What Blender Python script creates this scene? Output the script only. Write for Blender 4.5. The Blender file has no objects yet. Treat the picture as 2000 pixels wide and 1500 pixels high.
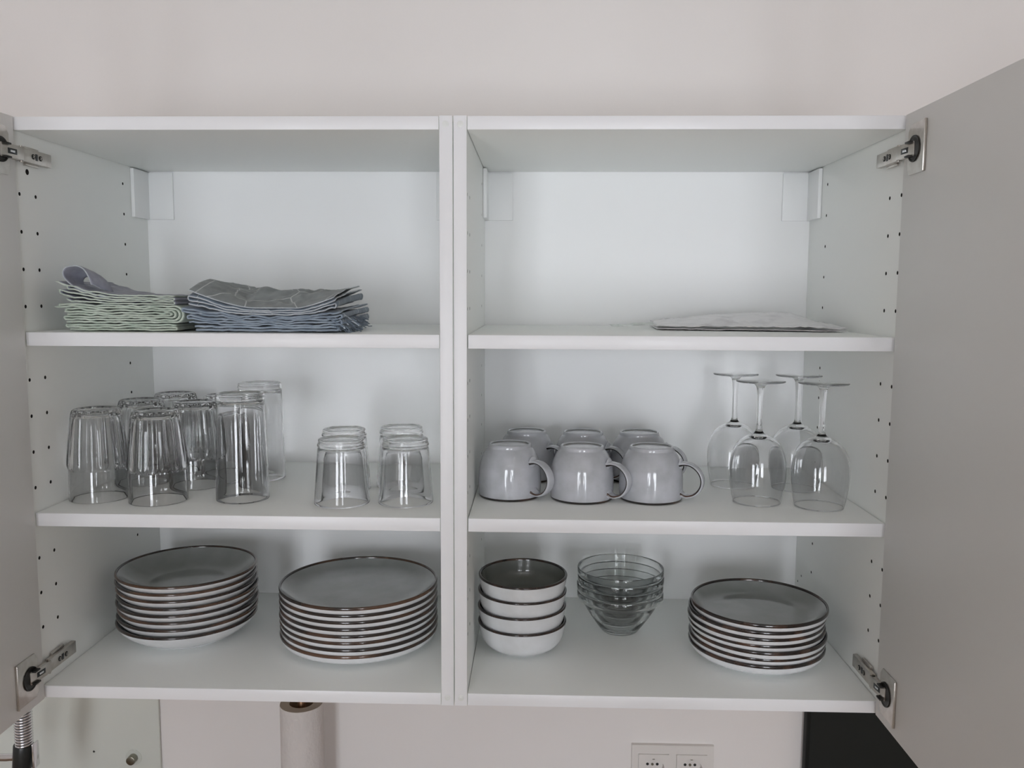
import bpy, bmesh, math, random
from mathutils import Vector, Matrix, noise
random.seed(4)
scn = bpy.context.scene
ZB = 1.40                       # height of the cabinets' underside above the floor

# ------------------------------------------------------------------ camera
cam_d = bpy.data.cameras.new('camera'); cam = bpy.data.objects.new('camera', cam_d)
scn.collection.objects.link(cam); scn.camera = cam
cam_d.sensor_width = 36.0; cam_d.lens = 1667.205 / 2000 * 36.0; cam_d.clip_start = 0.02
def _rot():
    rx, ry, rz = -.10514, .02975, -.00477
    c, s = math.cos, math.sin
    Rz = Matrix(((c(ry), -s(ry), 0), (s(ry), c(ry), 0), (0, 0, 1)))
    Rx = Matrix(((1, 0, 0), (0, c(rx), -s(rx)), (0, s(rx), c(rx))))
    Ry = Matrix(((c(rz), 0, s(rz)), (0, 1, 0), (-s(rz), 0, c(rz))))
    R = Rz @ Rx @ Ry                       # columns: right, forward, up
    r, f, u = R.col[0], R.col[1], R.col[2]
    return Matrix((r, u, -f)).transposed()
cam.matrix_world = Matrix.Translation((.11189, -1.13102, .57019 + ZB)) @ _rot().to_4x4()

# ------------------------------------------------------------------ daylight, exposure
w = bpy.data.worlds.new('sky'); scn.world = w; w.use_nodes = True
bg = w.node_tree.nodes['Background']
bg.inputs[0].default_value = (.90, .935, 1.0, 1); bg.inputs[1].default_value = 4.1
scn.view_settings.view_transform = 'Standard'; scn.view_settings.look = 'None'
scn.view_settings.gamma = 1.0; scn.view_settings.exposure = 2.0
scn.view_settings.use_curve_mapping = False
scn.cycles.max_bounces = 14; scn.cycles.transmission_bounces = 14; scn.cycles.diffuse_bounces = 9
scn.cycles.glossy_bounces = 6; scn.cycles.transparent_max_bounces = 24
scn.cycles.use_denoising = True; scn.cycles.sample_clamp_indirect = 30; scn.cycles.blur_glossy = 0.0
WINDOWS = [(-.95, -.30), (.30, .95)]     # x ranges of the windows in the far wall
WZ0, WZ1, WY = .90, 2.30, -3.3
for x0, x1 in WINDOWS:
    ld = bpy.data.lights.new('daylight', 'AREA'); ld.shape = 'RECTANGLE'
    ld.size = x1 - x0; ld.size_y = WZ1 - WZ0
    ld.cycles.is_portal = True
    lo = bpy.data.objects.new('daylight', ld); scn.collection.objects.link(lo)
    lo.location = ((x0 + x1) / 2, WY - .01, (WZ0 + WZ1) / 2); lo.rotation_euler = (math.pi / 2, 0, 0)

# ------------------------------------------------------------------ helpers
def link(o):
    scn.collection.objects.link(o); return o
def tag(o, label=None, cat=None, group=None, kind=None):
    if label: o['label'] = label
    if cat: o['category'] = cat
    if group: o['group'] = group
    if kind: o['kind'] = kind
    return o
def empty(name, x, y, z, rz=0):
    o = link(bpy.data.objects.new(name, None)); o.empty_display_size = .02
    o.location = (x, y, z + ZB); o.rotation_euler = (0, 0, rz); return o
def to_obj(name, bm, mats, parent=None, smooth=None, loc=None):
    me = bpy.data.meshes.new(name); bm.to_mesh(me); bm.free()
    for m in (mats if isinstance(mats, (list, tuple)) else [mats]): me.materials.append(m)
    if smooth is not None:
        me.polygons.foreach_set('use_smooth', [True] * len(me.polygons))
        if smooth < 180: me.set_sharp_from_angle(angle=math.radians(smooth))
    o = link(bpy.data.objects.new(name, me))
    if parent: o.parent = parent
    if loc: o.location = (loc[0], loc[1], loc[2] + (0 if parent else ZB))
    return o
def box(bm, x0, x1, y0, y1, z0, z1, bev=0.0, mat=0, seg=2):
    b = bmesh.new(); bmesh.ops.create_cube(b, size=1)
    for v in b.verts:
        v.co = Vector(((x0 + x1) / 2 + v.co.x * (x1 - x0), (y0 + y1) / 2 + v.co.y * (y1 - y0), (z0 + z1) / 2 + v.co.z * (z1 - z0)))
    if bev: bmesh.ops.bevel(b, geom=b.edges[:], offset=bev, segments=seg, affect='EDGES', profile=.5)
    for f in b.faces: f.material_index = mat
    merge(bm, b)
def merge(bm, b, M=None):
    if M is not None: b.transform(M)
    me = bpy.data.meshes.new('tmp'); b.to_mesh(me); b.free()
    bm.from_mesh(me); bpy.data.meshes.remove(me)
def cyl(bm, r, p0, p1, seg=20, r1=None, mat=0, bev=0):
    p0, p1 = Vector(p0), Vector(p1); d = p1 - p0
    b = bmesh.new()
    bmesh.ops.create_cone(b, cap_ends=True, segments=seg, radius1=r, radius2=r if r1 is None else r1, depth=d.length)
    if bev:
        bmesh.ops.bevel(b, geom=[e for e in b.edges if any(len(f.verts) > 4 for f in e.link_faces)], offset=bev, segments=2, affect='EDGES', profile=.5)
    for f in b.faces: f.material_index = mat
    q = Vector((0, 0, 1)).rotation_difference(d.normalized()).to_matrix().to_4x4()
    merge(bm, b, Matrix.Translation((p0 + p1) / 2) @ q)
def lathe_bm(prof, seg=64, fn=None, closed=False):
    """revolve (r, z) points; fn(r, z, angle) may change r; r = 0 closes at the axis"""
    bm = bmesh.new(); rings = []
    for i, (r, z) in enumerate(prof):
        if r < 1e-6: rings.append([bm.verts.new((0, 0, z))])
        else:
            ring = []
            for k in range(seg):
                a = 2 * math.pi * k / seg; rr = fn(r, z, a, i) if fn else r
                ring.append(bm.verts.new((rr * math.cos(a), rr * math.sin(a), z)))
            rings.append(ring)
    pairs = list(zip(rings, rings[1:]))
    if closed: pairs.append((rings[-1], rings[0]))
    for A, B in pairs:
        for k in range(seg):
            k2 = (k + 1) % seg
            if len(A) == 1 and len(B) == 1: continue
            if len(A) == 1: bm.faces.new((A[0], B[k], B[k2]))
            elif len(B) == 1: bm.faces.new((A[k], A[k2], B[0]))
            else: bm.faces.new((A[k], A[k2], B[k2], B[k]))
    return bm
def merge_lathe(name, profs, mat, parent, seg=64, fn=None, sharp=50):
    bm = bmesh.new()
    for p in profs: merge(bm, lathe_bm(p, seg, fn))
    return to_obj(name, bm, mat, parent, sharp)
def smooth_prof(pts, n=4):
    """Catmull-Rom through the points"""
    out = []
    for i in range(len(pts) - 1):
        p0 = pts[max(i - 1, 0)]; p1 = pts[i]; p2 = pts[i + 1]; p3 = pts[min(i + 2, len(pts) - 1)]
        for k in range(n):
            t = k / n
            out.append(tuple(.5 * (2 * p1[j] + (p2[j] - p0[j]) * t + (2 * p0[j] - 5 * p1[j] + 4 * p2[j] - p3[j]) * t * t + (3 * p1[j] - p0[j] - 3 * p2[j] + p3[j]) * t ** 3) for j in range(len(p1))))
    out.append(tuple(pts[-1])); return out
def copy_tree(o, parent=None):
    c = o.copy(); link(c); c.parent = parent
    for ch in list(o.children): copy_tree(ch, c)
    return c
def tube(bm, pts, r, seg=10, mat=0, cap=True):
    pts = [Vector(p) for p in pts]; rings = []; up = Vector((0, 0, 1)); prev = None
    for i, p in enumerate(pts):
        t = (pts[min(i + 1, len(pts) - 1)] - pts[max(i - 1, 0)]).normalized()
        if prev is None:
            n = t.cross(up if abs(t.z) < .9 else Vector((1, 0, 0))).normalized()
        else: n = (prev - t * prev.dot(t)).normalized()
        prev = n; b = t.cross(n)
        rings.append([bm.verts.new(p + r * (math.cos(2 * math.pi * k / seg) * n + math.sin(2 * math.pi * k / seg) * b)) for k in range(seg)])
    for A, B in zip(rings, rings[1:]):
        for k in range(seg):
            f = bm.faces.new((A[k], A[(k + 1) % seg], B[(k + 1) % seg], B[k])); f.material_index = mat
    if cap:
        bm.faces.new(rings[0][::-1]).material_index = mat; bm.faces.new(rings[-1]).material_index = mat

# ------------------------------------------------------------------ materials
def mat(name, color, rough=.5, metal=0.0, spec=.5, coat=0.0):
    m = bpy.data.materials.new(name); m.use_nodes = True
    p = m.node_tree.nodes['Principled BSDF']
    p.inputs['Base Color'].default_value = (*color, 1); p.inputs['Roughness'].default_value = rough
    p.inputs['Metallic'].default_value = metal; p.inputs['Specular IOR Level'].default_value = spec
    p.inputs['Coat Weight'].default_value = coat; p.inputs['Coat Roughness'].default_value = .05
    return m
def nodes(m): return m.node_tree.nodes, m.node_tree.links, m.node_tree.nodes['Principled BSDF']
def add_noise(m, c0, c1, scale, detail=4, lo=.35, hi=.65, stretch=(1, 1, 1)):
    N, L, p = nodes(m)
    tc = N.new('ShaderNodeTexCoord'); mp = N.new('ShaderNodeMapping'); mp.inputs['Scale'].default_value = stretch
    nz = N.new('ShaderNodeTexNoise'); nz.inputs['Scale'].default_value = scale; nz.inputs['Detail'].default_value = detail
    cr = N.new('ShaderNodeValToRGB'); cr.color_ramp.elements[0].position = lo; cr.color_ramp.elements[1].position = hi
    cr.color_ramp.elements[0].color = (*c0, 1); cr.color_ramp.elements[1].color = (*c1, 1)
    L.new(tc.outputs['Object'], mp.inputs[0]); L.new(mp.outputs[0], nz.inputs['Vector'])
    L.new(nz.outputs['Fac'], cr.inputs[0]); L.new(cr.outputs[0], p.inputs['Base Color'])
    return tc, mp, nz, cr
def add_bump(m, scale, strength, dist=.001, detail=3, tex='noise', stretch=(1, 1, 1)):
    N, L, p = nodes(m)
    tc = N.new('ShaderNodeTexCoord'); mp = N.new('ShaderNodeMapping'); mp.inputs['Scale'].default_value = stretch
    nz = N.new('ShaderNodeTexNoise'); nz.inputs['Scale'].default_value = scale; nz.inputs['Detail'].default_value = detail
    bp = N.new('ShaderNodeBump'); bp.inputs['Strength'].default_value = strength; bp.inputs['Distance'].default_value = dist
    L.new(tc.outputs['Object'], mp.inputs[0]); L.new(mp.outputs[0], nz.inputs['Vector'])
    L.new(nz.outputs['Fac'], bp.inputs['Height']); L.new(bp.outputs[0], p.inputs['Normal'])

M_wall = mat('wall_paint', (.80, .765, .75), .75, spec=.2); add_noise(M_wall, (.785, .752, .735), (.805, .775, .757), 2.0); add_bump(M_wall, 260, .12, .0006)
M_ceil = mat('ceiling_paint', (.80, .79, .77), .9, spec=.2)
M_floor = mat('oak_floor', (.45, .36, .27), .45); add_noise(M_floor, (.40, .31, .22), (.50, .41, .31), 6, stretch=(1, 8, 1))
M_white = mat('white_melamine', (.865, .88, .86), .38, spec=.45)
M_edge = mat('white_edge_band', (.81, .81, .825), .35, spec=.45)
M_door = mat('door_melamine', (.74, .735, .72), .42, spec=.4)
M_hole = mat('drilled_board', (.035, .032, .03), .9, spec=.1)
M_back = mat('back_board', (.86, .865, .865), .45, spec=.4)
M_cap = mat('white_plastic', (.74, .75, .73), .4)
M_cover = mat('cover_plastic', (.84, .85, .85), .4)
M_nickel = mat('nickel_steel', (.56, .53, .49), .28, 1.0); add_noise(M_nickel, (.50, .46, .42), (.62, .59, .55), 60)
M_darkmetal = mat('dark_hinge_cup', (.03, .028, .025), .4, .6)
M_chrome = mat('chrome', (.78, .78, .80), .12, 1.0)
M_black = mat('black_plastic', (.018, .02, .02), .3)
M_panel = mat('black_matte_panel', (.006, .0075, .006), .6, spec=.3)
M_plastic = mat('socket_plastic', (.72, .69, .66), .35)
M_count = mat('countertop', (.24, .155, .10), .5)
M_splash = mat('green_white_glass', (.66, .68, .63), .12, spec=.5)
M_bolt = mat('brushed_bolt', (.30, .29, .24), .3, 1.0)
M_rubber = mat('clear_washer', (.60, .62, .57), .2)

def glass_mat(name, col=(.965, .985, .97), mixt=.0):
    m = bpy.data.materials.new(name); m.use_nodes = True
    N, L = m.node_tree.nodes, m.node_tree.links; N.clear()
    out = N.new('ShaderNodeOutputMaterial'); g = N.new('ShaderNodeBsdfGlass')
    g.inputs['IOR'].default_value = 1.42; g.inputs['Roughness'].default_value = 0.0
    g.inputs['Color'].default_value = (*col, 1)
    t = N.new('ShaderNodeBsdfTransparent'); t.inputs['Color'].default_value = (*col, 1)
    mx = N.new('ShaderNodeMixShader'); mx.inputs[0].default_value = mixt
    L.new(g.outputs[0], mx.inputs[1]); L.new(t.outputs[0], mx.inputs[2]); L.new(mx.outputs[0], out.inputs[0])
    return m
M_glass = glass_mat('clear_glass', (1.0, 1.0, 1.0), .0)
M_glass_green = glass_mat('pale_green_glass', (.993, .999, .996), .0)

# stoneware glazes
M_body = mat('pale_blue_grey_glaze', (.47, .48, .51), .14, coat=.5); add_noise(M_body, (.43, .44, .46), (.52, .53, .565), 40, 6)
M_outer = mat('white_outer_glaze', (.66, .67, .68), .16, coat=.4); add_noise(M_outer, (.63, .635, .64), (.70, .71, .725), 30, 5)
M_inner = mat('grey_inner_glaze', (.27, .285, .275), .14, coat=.4); add_noise(M_inner, (.245, .26, .25), (.30, .31, .305), 18, 4)
M_dark_inner = mat('dark_inner_glaze', (.17, .18, .165), .14, coat=.4)
M_rim = mat('brown_rim_glaze', (.06, .035, .022), .16, coat=.4); add_noise(M_rim, (.022, .015, .012), (.13, .065, .036), 13, 4, .44, .80)
M_rim_dark = mat('dark_rim_glaze', (.03, .02, .017), .16, coat=.4); add_noise(M_rim_dark, (.015, .011, .010), (.09, .045, .028), 26, 3, .5, .75)
M_foot = mat('raw_clay_foot', (.48, .45, .42), .6)

# ------------------------------------------------------------------ room shell
def struct(name, bm, m, label=None):
    o = to_obj(name, bm, m); o.location.z = 0; tag(o, label, None, None, 'structure'); return o
def bxw(name, m, *a, label=None):
    bm = bmesh.new(); box(bm, *a); return struct(name, bm, m, label)
YW = .405
RX0, RX1, RZ = -2.6, 2.6, 2.65
bxw('floor', M_floor, RX0 - .1, RX1 + .1, WY - .1, YW + .1, -.1, 0, label='wooden floor of the kitchen')
bxw('ceiling', M_ceil, RX0 - .1, RX1 + .1, WY - .1, YW + .1, RZ, RZ + .1, label='white ceiling of the kitchen')
wb = bxw('wall_back', M_wall, RX0 - .1, RX1 + .1, YW, YW + .1, 0, RZ, label='plain warm white wall the cabinets hang on')
_b = bmesh.new(); box(_b, .3715 - .062, .3715 + .062, YW - .01, YW + .016, ZB - .346 + .004, ZB - .346 + .056)    # flush box of the socket
_m = bpy.data.meshes.new('cut'); _b.to_mesh(_m); _b.free(); _c = link(bpy.data.objects.new('cut', _m))
_d = wb.modifiers.new('b', 'BOOLEAN'); _d.object = _c; _d.solver = 'EXACT'; bpy.context.view_layer.update()
_n = bpy.data.meshes.new_from_object(wb.evaluated_get(bpy.context.evaluated_depsgraph_get())); wb.modifiers.clear(); wb.data = _n; bpy.data.objects.remove(_c)
bxw('wall_left', M_wall, RX0 - .1, RX0, WY, YW, 0, RZ, label='white wall on the left of the kitchen')
bxw('wall_right', M_wall, RX1, RX1 + .1, WY, YW, 0, RZ, label='white wall on the right of the kitchen')
bm = bmesh.new(); xs = [RX0] + [v for ab in WINDOWS for v in ab] + [RX1]
for i in range(0, len(xs), 2): box(bm, xs[i], xs[i + 1], WY - .1, WY, 0, RZ)
for x0, x1 in WINDOWS: box(bm, x0, x1, WY - .1, WY, 0, WZ0); box(bm, x0, x1, WY - .1, WY, WZ1, RZ)
struct('wall_front', bm, M_wall, 'white wall with two tall windows behind the camera')
for i, (x0, x1) in enumerate(WINDOWS):
    bm = bmesh.new(); t = .05; ya, yb = WY - .07, WY - .02
    box(bm, x0, x0 + t, ya, yb, WZ0, WZ1); box(bm, x1 - t, x1, ya, yb, WZ0, WZ1)
    box(bm, x0 + t, x1 - t, ya, yb, WZ0, WZ0 + t); box(bm, x0 + t, x1 - t, ya, yb, WZ1 - t, WZ1)
    box(bm, (x0 + x1) / 2 - .03, (x0 + x1) / 2 + .03, ya, yb, WZ0 + t, WZ1 - t)
    struct('window_%d' % (i + 1), bm, M_white, 'white framed window behind the camera')
bm = bmesh.new(); box(bm, -2.55, .595, -.24, YW - .002, .86, .90, .003)
struct('trim_1', bm, M_count, 'pale worktop below the wall cabinets')

# glass splashback on the left, with its standoff bolt
t = empty('splashback', -1.1, YW, -.45)
tag(t, 'pale green-white glass splashback panel on the wall under the left cabinet', 'splashback')
bm = bmesh.new(); box(bm, -.62, .4965, -.0075, -.0015, -.03, .475, .0008); to_obj('glass_panel', bm, M_splash, t, 30)
bm = bmesh.new(); cyl(bm, .0155, (.445, -.0075, .134), (.445, -.0085, .134), 32); to_obj('washer', bm, M_rubber, t, 30)
bm = bmesh.new(); cyl(bm, .0085, (.445, -.008, .134), (.445, -.022, .134), 32, bev=.001); to_obj('standoff_bolt', bm, M_bolt, t, 30)
bm = bmesh.new(); cyl(bm, .002, (.368, -.0075, .144), (.369, -.0082, .145), 10); to_obj('chip', bm, M_hole, t, 30)

# tall black panel on the right
bm = bmesh.new(); box(bm, .612, 1.25, YW - .03, YW - .001, 0, ZB - .003 , .009, seg=4)
o = struct('tmp', bm, M_panel); o.name = 'black_panel'; del o['kind']
tag(o, 'smooth near-black panel against the wall under the right cabinet', 'panel')

# double wall socket
t = empty('wall_socket', .3715, YW, -.346)
tag(t, 'double white wall socket with square inserts under the right cabinet', 'socket')
bm = bmesh.new()
for a in ((-.0765, -.0641, .0017, .0588), (.0641, .0765, .0017, .0588), (-.0069, .0069, .0017, .0588), (-.0765, .0765, .0588, .076), (-.0765, .0765, -.041, .0017)):
    box(bm, a[0], a[1], -.008, -.0002, a[2], a[3])
to_obj('frame', bm, M_plastic, t, 40)
def socket_insert(x):
    bm = bmesh.new()
    z0, z1, hw = .002, .0585, .0283
    # plate with a round well
    n = 48; r = .0205; cz = (z0 + z1) / 2 - .0005
    inner = [bm.verts.new((x + r * math.cos(2 * math.pi * k / n), -.0098, cz + r * math.sin(2 * math.pi * k / n))) for k in range(n)]
    outer = []
    for k in range(n):
        a = 2 * math.pi * k / n; c, s = math.cos(a), math.sin(a); q = hw / max(abs(c), abs(s))
        outer.append(bm.verts.new((x + q * c, -.0098, (z0 + z1) / 2 + q * s)))
    well = [bm.verts.new((x + r * .97 * math.cos(2 * math.pi * k / n), .0175 - .0098, cz + r * .97 * math.sin(2 * math.pi * k / n))) for k in range(n)]
    side = [bm.verts.new((v.co.x, -.006, v.co.z)) for v in outer]
    for k in range(n):
        j = (k + 1) % n
        bm.faces.new((outer[k], outer[j], inner[j], inner[k])); bm.faces.new((inner[k], inner[j], well[j], well[k]))
        bm.faces.new((side[k], side[j], outer[j], outer[k]))
    bm.faces.new(well)
    f = to_obj('insert', bm, M_plastic, t, 40)
    for dx in (-.0092, .0092):
        bm = bmesh.new(); cyl(bm, .0027, (x + dx, .0086, cz), (x + dx, .0074, cz), 20)
        to_obj('pin_hole', bm, M_black, f, 40)
    bm = bmesh.new(); cyl(bm, .0026, (x, .0086, cz), (x, .0066, cz), 16); to_obj('screw', bm, M_bolt, f, 40)
    for s in (-1, 1):
        bm = bmesh.new(); box(bm, x - .0022, x + .0022, -.0085, .0060, cz + s * .0188 - .0010, cz + s * .0188 + .0010, .0004)
        to_obj('earth_clip', bm, M_bolt, f, 40)
socket_insert(-.0355); socket_insert(.0355)

# ------------------------------------------------------------------ wall cabinets
H, D, S1, S2, T = .7995, .3865, .5156, .2653, .018
IN, OUT = .018, .582
def boolean_holes(o, holes):
    """drill real blind holes: holes = [(y, z, radius)] on the face x = face, going in direction d"""
    bm = bmesh.new()
    for (x0, x1, y, z, r) in holes: cyl(bm, r, (x0, y, z), (x1, y, z), 12, mat=0)
    me = bpy.data.meshes.new('cut'); bm.to_mesh(me); bm.free(); me.materials.append(M_hole)
    c = link(bpy.data.objects.new('cut', me)); c.parent = o.parent
    md = o.modifiers.new('b', 'BOOLEAN'); md.object = c; md.operation = 'DIFFERENCE'; md.solver = 'EXACT'; md.material_mode = 'TRANSFER'
    bpy.context.view_layer.update()
    dg = bpy.context.evaluated_depsgraph_get()
    nm = bpy.data.meshes.new_from_object(o.evaluated_get(dg), preserve_all_data_layers=True, depsgraph=dg)
    o.modifiers.clear(); o.data = nm
    bpy.data.objects.remove(c)
def edge_mats(bm):
    """front edge faces take the edge band material (slot 1)"""
    bm.normal_update()
    for f in bm.faces:
        if f.normal.y < -.5: f.material_index = 1
def panel(name, parent, dims, bev=.0009, mats=None):
    bm = bmesh.new(); box(bm, *dims, bev); edge_mats(bm)
    return to_obj(name, bm, mats or [M_white, M_edge], parent, 30)
def make_cabinet(side):
    """side = -1 the left unit, +1 the right one; x is measured from the joint"""
    s = side
    root = empty('wall_cabinet', 0, 0, 0)
    def X(a, b): return (min(s * a, s * b), max(s * a, s * b))
    g = .0006
    inner = panel('side_panel', root, (*X(g, IN), 0, YW - .004, 0, H))
    outer = panel('side_panel', root, (*X(OUT, .6), 0, YW - .004, 0, H))
    front, back = (.010, .047), .300
    zs = [round(.1 + .05 * k, 3) for k in range(13)]
    def holes(face, d):
        L = []
        for z in zs:
            if abs(z - (S1 - .02)) < .012 or abs(z - (S2 - .02)) < .012: continue
            for y in front: L.append((face - d * .001, face + d * .011, y, z, .0026))
            L.append((face - d * .001, face + d * .011, back, z, .0024))
        L.append((face - d * .001, face + d * .011, back, .75, .0024))
        for y, z in ((.352, .076), (.371, .06)): L.append((face - d * .001, face + d * .008, y, z, .002))
        if abs(face) > .1 and s < 0: L.append((face - d * .001, face + d * .011, .0302, .7315, .004))
        return L
    boolean_holes(inner, holes(s * IN, -s)); boolean_holes(outer, holes(s * OUT, s))
    panel('top_panel', root, (*X(IN + g, OUT - g), .0005, D, H - T, H - .0006))
    panel('bottom_panel', root, (*X(IN + g, OUT - g), .0005, D, .0006, T))
    for z in (S1, S2): panel('shelf', root, (*X(IN + .0012, OUT - .0012), .005, D - .003, z - .0185, z), .0007)
    bm = bmesh.new(); box(bm, *X(IN, OUT), D, D + .004, 0.002, H - .002); to_obj('back_panel', bm, M_back, root, 30)
    for xe, dr in ((IN, 1), (OUT, -1)):       # covers over the suspension brackets
        bm = bmesh.new(); a = xe
        box(bm, *X(a + dr * .0003, a + dr * .049), D - .0045, D - .0002, .698, .7790, .0008)
        box(bm, *X(a + dr * .0003, a + dr * .0065), D - .060, D - .002, .698, .7795, .0006)
        to_obj('bracket_cover', bm, M_cover, root, 30)
    for x in (.0095, .591):
        for z in (.0115, H - .011):
            bm = bmesh.new()
            cyl(bm, .0042, (s * x, .001, z), (s * x, -.0003, z), 24, bev=.0002)
            cyl(bm, .0014, (s * x, 0, z), (s * x, -.0008, z), 12, bev=.0002)
            to_obj('screw_cap', bm, M_cap, root, 30)
    # door, open at a right angle
    bm = bmesh.new(); box(bm, *X(.577, .5955), -.600, -.0035, .001, H - .001, .001); to_obj('door', bm, M_door, root, 30)
    for zc in (.0450, .7515):
        h = link(bpy.data.objects.new('hinge', None)); h.parent = root; h.location = (s * OUT, 0, zc); h.empty_display_size = .01
        bm = bmesh.new()     # arm on the side panel (x measured inward as -s)
        def bx(x0, x1, y0, y1, z0, z1, bev=.0005, m=0):
            a, b = sorted((-s * x0, -s * x1)); box(bm, a, b, y0, y1, z0, z1, bev, m)
        bx(.0002, .003, .006, .060, -.0052, .0052)            # mounting plate
        bx(.0085, .0100, .004, .073, -.0088, .0088)           # broad face of the arm
        bx(.003, .0098, .004, .073, -.0090, -.0078)           # flanges
        bx(.003, .0098, .004, .073, .0078, .0090)
        bx(.0015, .0045, .020, .052, -.0125, -.0088)          # wings of the plate
        bx(.0015, .0045, .020, .052, .0088, .0125)
        to_obj('arm', bm, M_nickel, h, 35)
        bm = bmesh.new(); bx(.0098, .0103, .0345, .0400, -.0045, .0045, .0001); to_obj('slot', bm, M_black, h, 35)
        for y in (.0295, .0465):
            bm = bmesh.new(); cyl(bm, .0036, (-s * .0098, y, 0), (-s * .0108, y, 0), 20, bev=.0003); c = to_obj('screw', bm, M_darkmetal, h, 35)
        bm = bmesh.new()
        for yy in (.0295, .0465):
            for ang in (.5, 2.07):
                b = bmesh.new(); box(b, -.0002, .0002, -.0026, .0026, -.0005, .0005)
                merge(bm, b, Matrix.Translation((-s * .0109, yy, 0)) @ Matrix.Rotation(ang, 4, 'X'))
        to_obj('screw_cross', bm, M_nickel, h, 35)
        bm = bmesh.new()     # link from the arm to the cup in the door
        b = bmesh.new(); box(b, -.0008, .0008, -.0215, .0215, -.0084, .0084, .0005)
        ang = math.atan2(.0043, .044)
        merge(bm, b, Matrix.Translation((-s * .0092, -.0165, 0)) @ Matrix.Rotation(s * ang, 4, 'Z'))
        b = bmesh.new(); box(b, -.003, .003, -.020, .014, -.0092, -.0083, .0003)
        merge(bm, b, Matrix.Translation((-s * .0065, -.0165, 0)) @ Matrix.Rotation(s * ang, 4, 'Z'))
        b = bmesh.new(); box(b, -.003, .003, -.020, .014, .0083, .0092, .0003)
        merge(bm, b, Matrix.Translation((-s * .0065, -.0165, 0)) @ Matrix.Rotation(s * ang, 4, 'Z'))
        for z in (-.0094, .0094): cyl(bm, .0022, (-s * .0085, .0045, z - .0012), (-s * .0085, .0045, z + .0012), 14)
        to_obj('link', bm, M_nickel, h, 35)
        bm = bmesh.new(); b = bmesh.new(); box(b, -.0006, .0006, -.0085, .0085, -.0036, .0036, .0003)
        merge(bm, b, Matrix.Translation((-s * .0098, -.0165, 0)) @ Matrix.Rotation(s * ang, 4, 'Z')); to_obj('slot', bm, M_black, h, 35)
        bm = bmesh.new(); b = bmesh.new(); box(b, -.0006, .0006, -.0042, .0042, -.0014, .0014, .0003)
        merge(bm, b, Matrix.Translation((-s * .0102, -.0165, 0)) @ Matrix.Rotation(s * ang, 4, 'Z')); to_obj('screw', bm, M_chrome, h, 35)
        # cup plate on the door, a rounded leaf with a raised lip and a dark cup
        bm = bmesh.new(); x0 = .0052                       # just proud of the door's inner face
        pts = [(-.0175, .0225), (-.024, .031), (-.0655, .031), (-.0655, -.031), (-.024, -.031), (-.0175, -.0225)]
        vs = [[bm.verts.new((-s * xx, y, z)) for y, z in pts] for xx in (x0 , x0 + .0012)]
        n = len(pts)
        for k in range(n): bm.faces.new((vs[0][k], vs[0][(k + 1) % n], vs[1][(k + 1) % n], vs[1][k]))
        bm.faces.new(vs[0]); bm.faces.new(vs[1][::-1]); bmesh.ops.recalc_face_normals(bm, faces=bm.faces[:])
        a, b_ = sorted((-s * x0, -s * (x0 + .0036))); box(bm, a, b_, -.0672, -.0650, -.031, .031, .0006)
        to_obj('cup_plate', bm, M_nickel, h, 35)
        bm = bmesh.new(); b = lathe_bm([(0, .0010), (.0135, .0010), (.0150, .0018), (.0162, .0018), (.0165, 0)], 32)
        merge(bm, b, Matrix.Translation((-s * (x0 + .0008), -.0355, 0)) @ Matrix.Rotation(-s * math.pi / 2, 4, 'Y'))
        for z in (-.0085, .0085):
            a, b_ = sorted((-s * (x0 + .001), -s * (x0 + .0075))); box(bm, a, b_, -.034, -.022, z - .0012, z + .0012, .0004)
        to_obj('hinge_cup', bm, M_darkmetal, h, 35)
    return root
cabL = make_cabinet(-1); tag(cabL, 'open white wall cabinet on the left, holding blue cloths, tumblers and plates', 'cabinet', 'two open wall cabinets side by side')
cabR = make_cabinet(1); tag(cabR, 'open white wall cabinet on the right, holding mugs, wine glasses and bowls', 'cabinet', 'two open wall cabinets side by side')

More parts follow.
